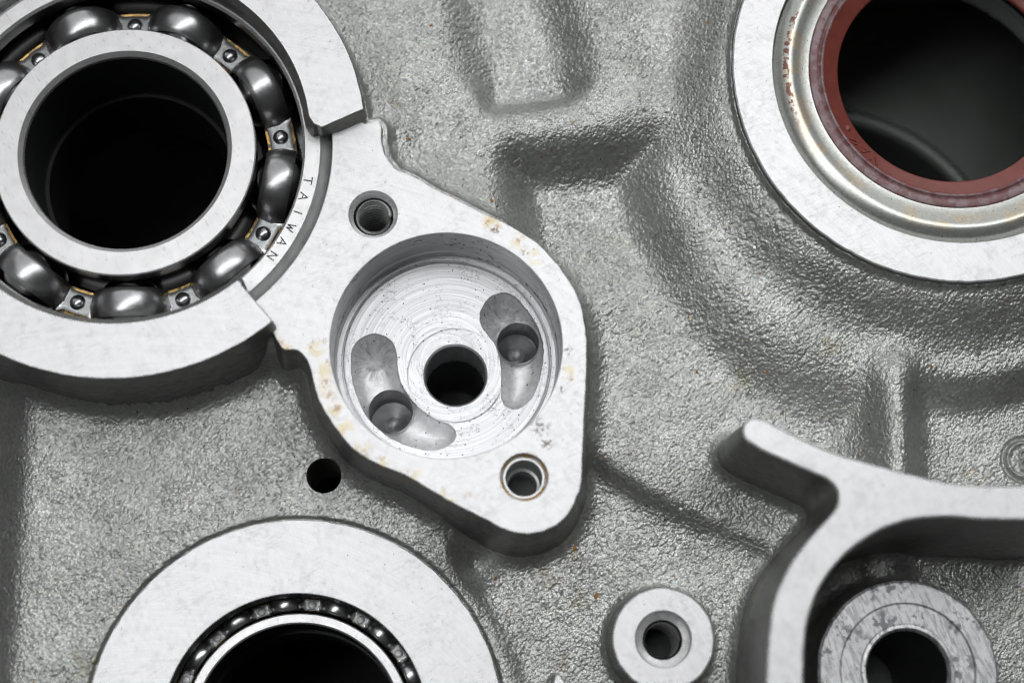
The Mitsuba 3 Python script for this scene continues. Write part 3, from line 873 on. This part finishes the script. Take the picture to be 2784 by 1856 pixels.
# ------------------------------------------------------------------ ball bearings
def cage_half(c, zc, ri, ro, n, a0, rp, rd, t, sign, nr=10, per=90, neck=0.0):
    """one stamped ribbon of a cage: flat tabs between domes over the balls"""
    na = n * per
    a = np.linspace(0, 2 * math.pi, na, endpoint=False)
    r = np.linspace(ri, ro, nr)
    A, R_ = np.meshgrid(a, r, indexing='ij')
    pitch = 2 * math.pi / n
    ph = (A - (a0 + pitch / 2) + pitch / 2) % pitch - pitch / 2
    tab = np.clip((np.abs(ph) * rp - rd + .25) / .5, 0, 1)
    R0 = R_
    R_ = (ri + ro) / 2 + (R_ - (ri + ro) / 2) * (1 - neck * tab)
    d2 = (R_ * np.cos(ph) - rp) ** 2 + (R_ * np.sin(ph)) ** 2
    dome = np.sqrt(np.clip(rd ** 2 - d2, 0, None))
    k = .25
    top = np.where(dome > 0, np.log(np.exp(np.clip(dome, 0, 30) / k) + math.exp(t / k)) * k, t)
    edge = np.clip(np.minimum(R0 - ri, ro - R0) / .22, 0, 1)
    top = top - .10 * (1 - edge) ** 2
    bot = top - t
    v1 = np.stack([c[0] + R_ * np.cos(A), c[1] + R_ * np.sin(A), zc + sign * top], -1)
    v2 = np.stack([c[0] + R_ * np.cos(A), c[1] + R_ * np.sin(A), zc + sign * bot], -1)
    i, j = np.meshgrid(np.arange(na), np.arange(nr - 1), indexing='ij')
    q = lambda x, y: ((x % na) * nr + y).ravel()
    f1 = np.stack([q(i, j), q(i + 1, j), q(i + 1, j + 1), q(i, j + 1)], 1)
    N = na * nr
    i = np.arange(na)
    s1 = np.stack([q(i, 0), q(i + 1, 0), q(i + 1, 0) + N, q(i, 0) + N], 1)
    s2 = np.stack([q(i, nr - 1), q(i + 1, nr - 1), q(i + 1, nr - 1) + N, q(i, nr - 1) + N], 1)
    tabs = (d2.reshape(na, nr)[:, nr // 2] > (rd + .02) ** 2)
    ftab = tabs[np.arange(na)][np.repeat(np.arange(na), nr - 1)]
    v = np.vstack([v1.reshape(-1, 3), v2.reshape(-1, 3)])
    return v, f1, ftab, np.vstack([f1[:, ::-1] + N, s1, s2])


def dome_mesh(c, r, hgt, z, n=28):
    prof = [(r * 1.12, z), (r * 1.08, z + .03), (r, z + .06)] + [(r * math.cos(t), z + .06 + hgt * math.sin(t)) for t in np.linspace(.12, math.pi / 2 - .02, 8)]
    return lathe(c, prof, n)


def bearing(root, c, z, bore, rin, rout, od, width, zc, rp, groove, n, a0, cage, rivet_r, rivet_h, corner, ch=.65, steel='dark_steel', tabm='tab_steel', rivm='rivet_steel'):
    zb = z - width
    g = lambda land: math.degrees(math.acos(min(1, abs(rp - land) / groove)))
    gi, go = g(rin), g(rout)
    inner = [(bore, zb), (bore, z - ch * 1.3), (bore + ch * .18, z - ch * .77), (bore + ch * .85, z - ch * .09), (bore + ch, z), (rin - .14, z), (rin, z - .14)] + arc_profile(rp, zc, groove, 180 - gi, 180 + gi, 18) + [(rin, zb)]
    add(root + '__inner_race', lathe(c, inner, 256), 'ground_steel', smooth=25)
    cc = corner
    outer = [(rout, zb)] + arc_profile(rp, zc, groove, -go, go, 18) + [(rout, z - .3), (rout + .28, z)] + [(od - cc - .08, z), (od - cc, z - .04), (od - .62 * cc, z - .42 * cc), (od - .28 * cc, z - .95 * cc), (od - .06 * cc, z - 1.7 * cc), (od, z - 2.4 * cc), (od, zb)]
    add(root + '__outer_race', lathe(c, outer, 256), 'ground_steel', smooth=25)
    # raceways are darker and polished: thin shells 0.02 mm proud of the grooves and lands
    add(root + '__inner_race__raceway', lathe(c, [(rin + .02, z - .2)] + arc_profile(rp, zc, groove - .02, 180 - gi, 180 + gi, 18) + [(rin + .02, zb)], 256), 'raceway_steel')
    add(root + '__outer_race__raceway', lathe(c, [(rout - .02, zb)] + arc_profile(rp, zc, groove - .02, -go, go, 18) + [(rout - .02, z - .34)], 256), 'raceway_steel')
    add(root + '__inner_race__bore', lathe(c, [(bore - .02, z - ch * 1.35), (bore - .02, zb)], 256), 'inside_dark')
    ri, ro, rd, t = cage
    v, f1, ftab, rest = cage_half(c, zc, ri, ro, n, a0, rp, rd, t, 1, neck=.24)
    add(root + '__cage', (v, np.vstack([f1[~ftab], rest])), steel, smooth=35)
    ft = f1[ftab]
    fc = v[ft].mean(1)
    which = np.round((np.arctan2(fc[:, 1] - c[1], fc[:, 0] - c[0]) - a0) / (2 * math.pi / n)).astype(int) % n
    for k in range(n):
        add(key_of(root + '__cage', 'tab'), (v, ft[which == k]), tabm, smooth=35)
    v, f1, ftab, rest = cage_half(c, zc, ri + .05, ro - .05, n, a0, rp, rd, t, -1)
    add(root + '__lower_cage', (v, np.vstack([f1, rest])), 'brass_edge', smooth=35)
    ball = trimesh.creation.icosphere(subdivisions=3, radius=rd - t - .08)
    for k in range(n):
        a = a0 + (k + .5) * 2 * math.pi / n
        p = c + rp * np.array([math.cos(a), math.sin(a)])
        b = ball.copy()
        b.apply_translation([p[0], p[1], zc])
        add(key_of(root, 'ball'), b, 'ball_steel', smooth=True)
        a = a0 + k * 2 * math.pi / n
        p = c + rp * np.array([math.cos(a), math.sin(a)])
        add(key_of(root + '__cage', 'rivet'), dome_mesh(p, rivet_r, rivet_h, zc + t - .02), rivm, smooth=50)


bearing('ball_bearing', BEAR, -.3, 11.85, 15.29, 20.8, 24.1, 11.8, -5.95, 18.0, 4.35, 9, d2r(12.0), (16.25, 19.75, 4.66, .42), .86, .50, 1.2)
labels['ball_bearing'] = {'label': 'large open ball bearing with riveted cage and lettered outer ring, in upper left bore', 'category': 'ball bearing'}
bearing('ball_bearing_001', SMALL, -12.9, 12.0, 13.25, 15.75, 18.1, 7.0, -15.3, 14.45, 2.0, 15, d2r(61.3), (13.62, 15.35, 2.22, .32), .46, .10, .5, .2, 'bright_steel', 'pale_tab', 'pale_tab')
labels['ball_bearing_001'] = {'label': 'small ball bearing sunk in the round bright boss at the bottom edge', 'category': 'ball bearing'}

# lettering: strokes cut in the outer race, and raised letters on the rubber lip
GLYPH = {'T': [[(0, 1), (.8, 1)], [(.4, 1), (.4, 0)]], 'A': [[(0, 0), (.4, 1), (.8, 0)], [(.16, .36), (.64, .36)]], 'I': [[(.4, 0), (.4, 1)]],
         'W': [[(0, 1), (.22, 0), (.4, .75), (.58, 0), (.8, 1)]], 'N': [[(.05, 0), (.05, 1), (.75, 0), (.75, 1)]], 'K': [[(.1, 0), (.1, 1)], [(.72, 1), (.1, .42)], [(.3, .6), (.75, 0)]]}


def letter(ch, c, ang, r0, hgt, width, stroke, zfun, thick):
    g = MultiLineString(GLYPH[ch]).buffer(stroke / 2 / hgt, cap_style=1, join_style=1)
    m = trimesh.creation.extrude_polygon(g, 1.0, engine='earcut')
    v = np.array(m.vertices)
    r = r0 + v[:, 1] * hgt
    s = (v[:, 0] - .4) * width
    a = ang - s / r0
    z = zfun(r) + (v[:, 2] - .3) * thick
    return np.stack([c[0] + r * np.cos(a), c[1] + r * np.sin(a), z], 1), m.faces


for ch, a in zip('TAIWAN', (-9.4, -14.7, -20.1, -25.4, -30.6, -35.9)):
    add(key_of('ball_bearing__outer_race', 'letter'), letter(ch, BEAR, d2r(a), 21.30, .95, 1.05, .13, lambda r: r * 0 - .3, .035), 'ink_dark', smooth=False)

# ------------------------------------------------------------------ oil seal
can = [(21.45, -5.5), (21.45, -1.25), (21.25, -.95), (20.9, -.62), (20.5, -.36), (20.1, -.16), (19.75, -.06), (19.4, -.06), (19.0, -.16), (18.6, -.34), (18.1, -.52), (17.5, -.66), (17.1, -.72), (16.98, -.9), (16.9, -1.6)]
add('oil_seal__metal_can', lathe(SEALC, can, 320), 'seal_can', smooth=40)
lip_r = lambda r: np.interp(r, [13.25, 13.6, 15.0, 15.35], [-2.25, -1.95, -1.15, -.98])
add('oil_seal__dust_ring', lathe(SEALC, [(16.98, -1.5), (16.96, -.84), (16.8, -.74), (16.3, -.74), (16.05, -.80), (15.93, -1.02), (15.80, -1.08), (15.66, -.98), (15.56, -.80), (15.40, -.78), (15.28, -.9), (15.2, -1.05)], 320), 'rubber_dusty', smooth=40)
add('oil_seal__rubber_lip', lathe(SEALC, [(15.25, -.96), (15.0, -1.15), (14.3, -1.55), (13.6, -1.95), (13.38, -2.06), (13.27, -2.2), (13.25, -2.4), (13.5, -2.8), (14.4, -4.6), (15.2, -6)], 320), 'rubber_red', smooth=35)
for ch, a in zip('NAK', (-130.6, -137.6, -144.0)):
    add(key_of('oil_seal__rubber_lip', 'letter'), letter(ch, SEALC, d2r(a), 13.62, 1.15, 1.25, .24, lip_r, .24), 'rubber_red', smooth=False)
for a, r, s in ((-151, 14.3, .42), (-134.6, 13.75, .2)):
    p = SEALC + r * np.array([math.cos(d2r(a)), math.sin(d2r(a))])
    m = trimesh.creation.icosphere(subdivisions=3, radius=1)
    m.apply_scale([s, s, s * .55])
    m.apply_translation([p[0], p[1], float(lip_r(np.array([r]))[0]) - .02])
    add(key_of('oil_seal__rubber_lip', 'bump'), m, 'rubber_red', smooth=True)
add('oil_seal__garter', lathe(SEALC, [(20.1, -7.2), (17, -7.6), (15.4, -7.0)], 200), 'inside_dark')
labels['oil_seal'] = {'label': 'round oil seal with brick red rubber lip and rust streaked metal ring, at upper right', 'category': 'oil seal'}

# ------------------------------------------------------------------ loose specks
def surface_z(x, y):
    i, j = int((x - x0) / h), int((y - y0) / h)
    return float(H[j, i])


flecks = [(1925, 60, .30), (2086, 1010, .22), (1640, 1240, .25), (1895, 1010, .28), (1872, 862, .24), (1622, 1618, .42), (1790, 1680, .0), (1478, 1640, .2), (1110, 378, .30), (1172, 70, .22), (1337, 545, .24), (1348, 1572, .28), (1563, 1490, .3), (2530, 995, .25), (2065, 745, .2)]
FLECK_AT = ['on the casting beside the top of the seal boss', 'on the rough field just above the web arm', 'right of the lower hole of the pump face', 'halfway between pump face and upright rib',
            'on the open field right of the pump cavity', 'at the upper left of the stud boss', '', 'below the tip of the pump face, lowest of its neighbours', 'beside the slotted end of the upper bearing lip',
            'on the casting between upper bearing lip and floor pocket', 'on the slope above the upper edge of the pump face', 'between the small bearing boss and the stud boss', 'just under the rounded tip of the pump face',
            'right of the upright rib below the seal boss', 'on the shoulder below the lower left of the seal boss']
for k, (a, b, s) in enumerate(flecks):
    if s == 0:
        continue
    say = FLECK_AT[k]
    p = at((a, b), -6.0)[0]
    for _ in range(3):
        p = at((a, b), surface_z(*p))[0]
    r = np.random.default_rng(100 + k)
    m = trimesh.creation.icosphere(subdivisions=1, radius=1)
    vv = np.array(m.vertices) * (1 + r.uniform(-.3, .3, (len(m.vertices), 1))) * [s * r.uniform(.45, .7), s, .09]
    t = r.uniform(0, 3.1)
    vv[:, :2] = vv[:, :2] @ np.array([[math.cos(t), math.sin(t)], [-math.sin(t), math.cos(t)]])
    key = key_of('', 'rust_fleck')
    add(key, (vv + [p[0], p[1], surface_z(*p) + .05], m.faces), 'rust_orange', smooth=False)
    labels[key] = {'label': 'tiny orange rust fleck ' + say, 'category': 'rust fleck', 'group': 'rust flecks scattered over the casting'}
p = at((669, 241), -2.6)[0]
m = trimesh.creation.icosphere(subdivisions=1, radius=.26)
m.vertices *= 1 + np.random.default_rng(5).uniform(-.25, .25, (len(m.vertices), 1))
add('paint_chip', (np.array(m.vertices) + [p[0], p[1], -2.55], m.faces), 'red_paint', smooth=False)
labels['paint_chip'] = {'label': 'tiny dark red paint chip caught beside the inner ring of the large bearing', 'category': 'paint chip'}
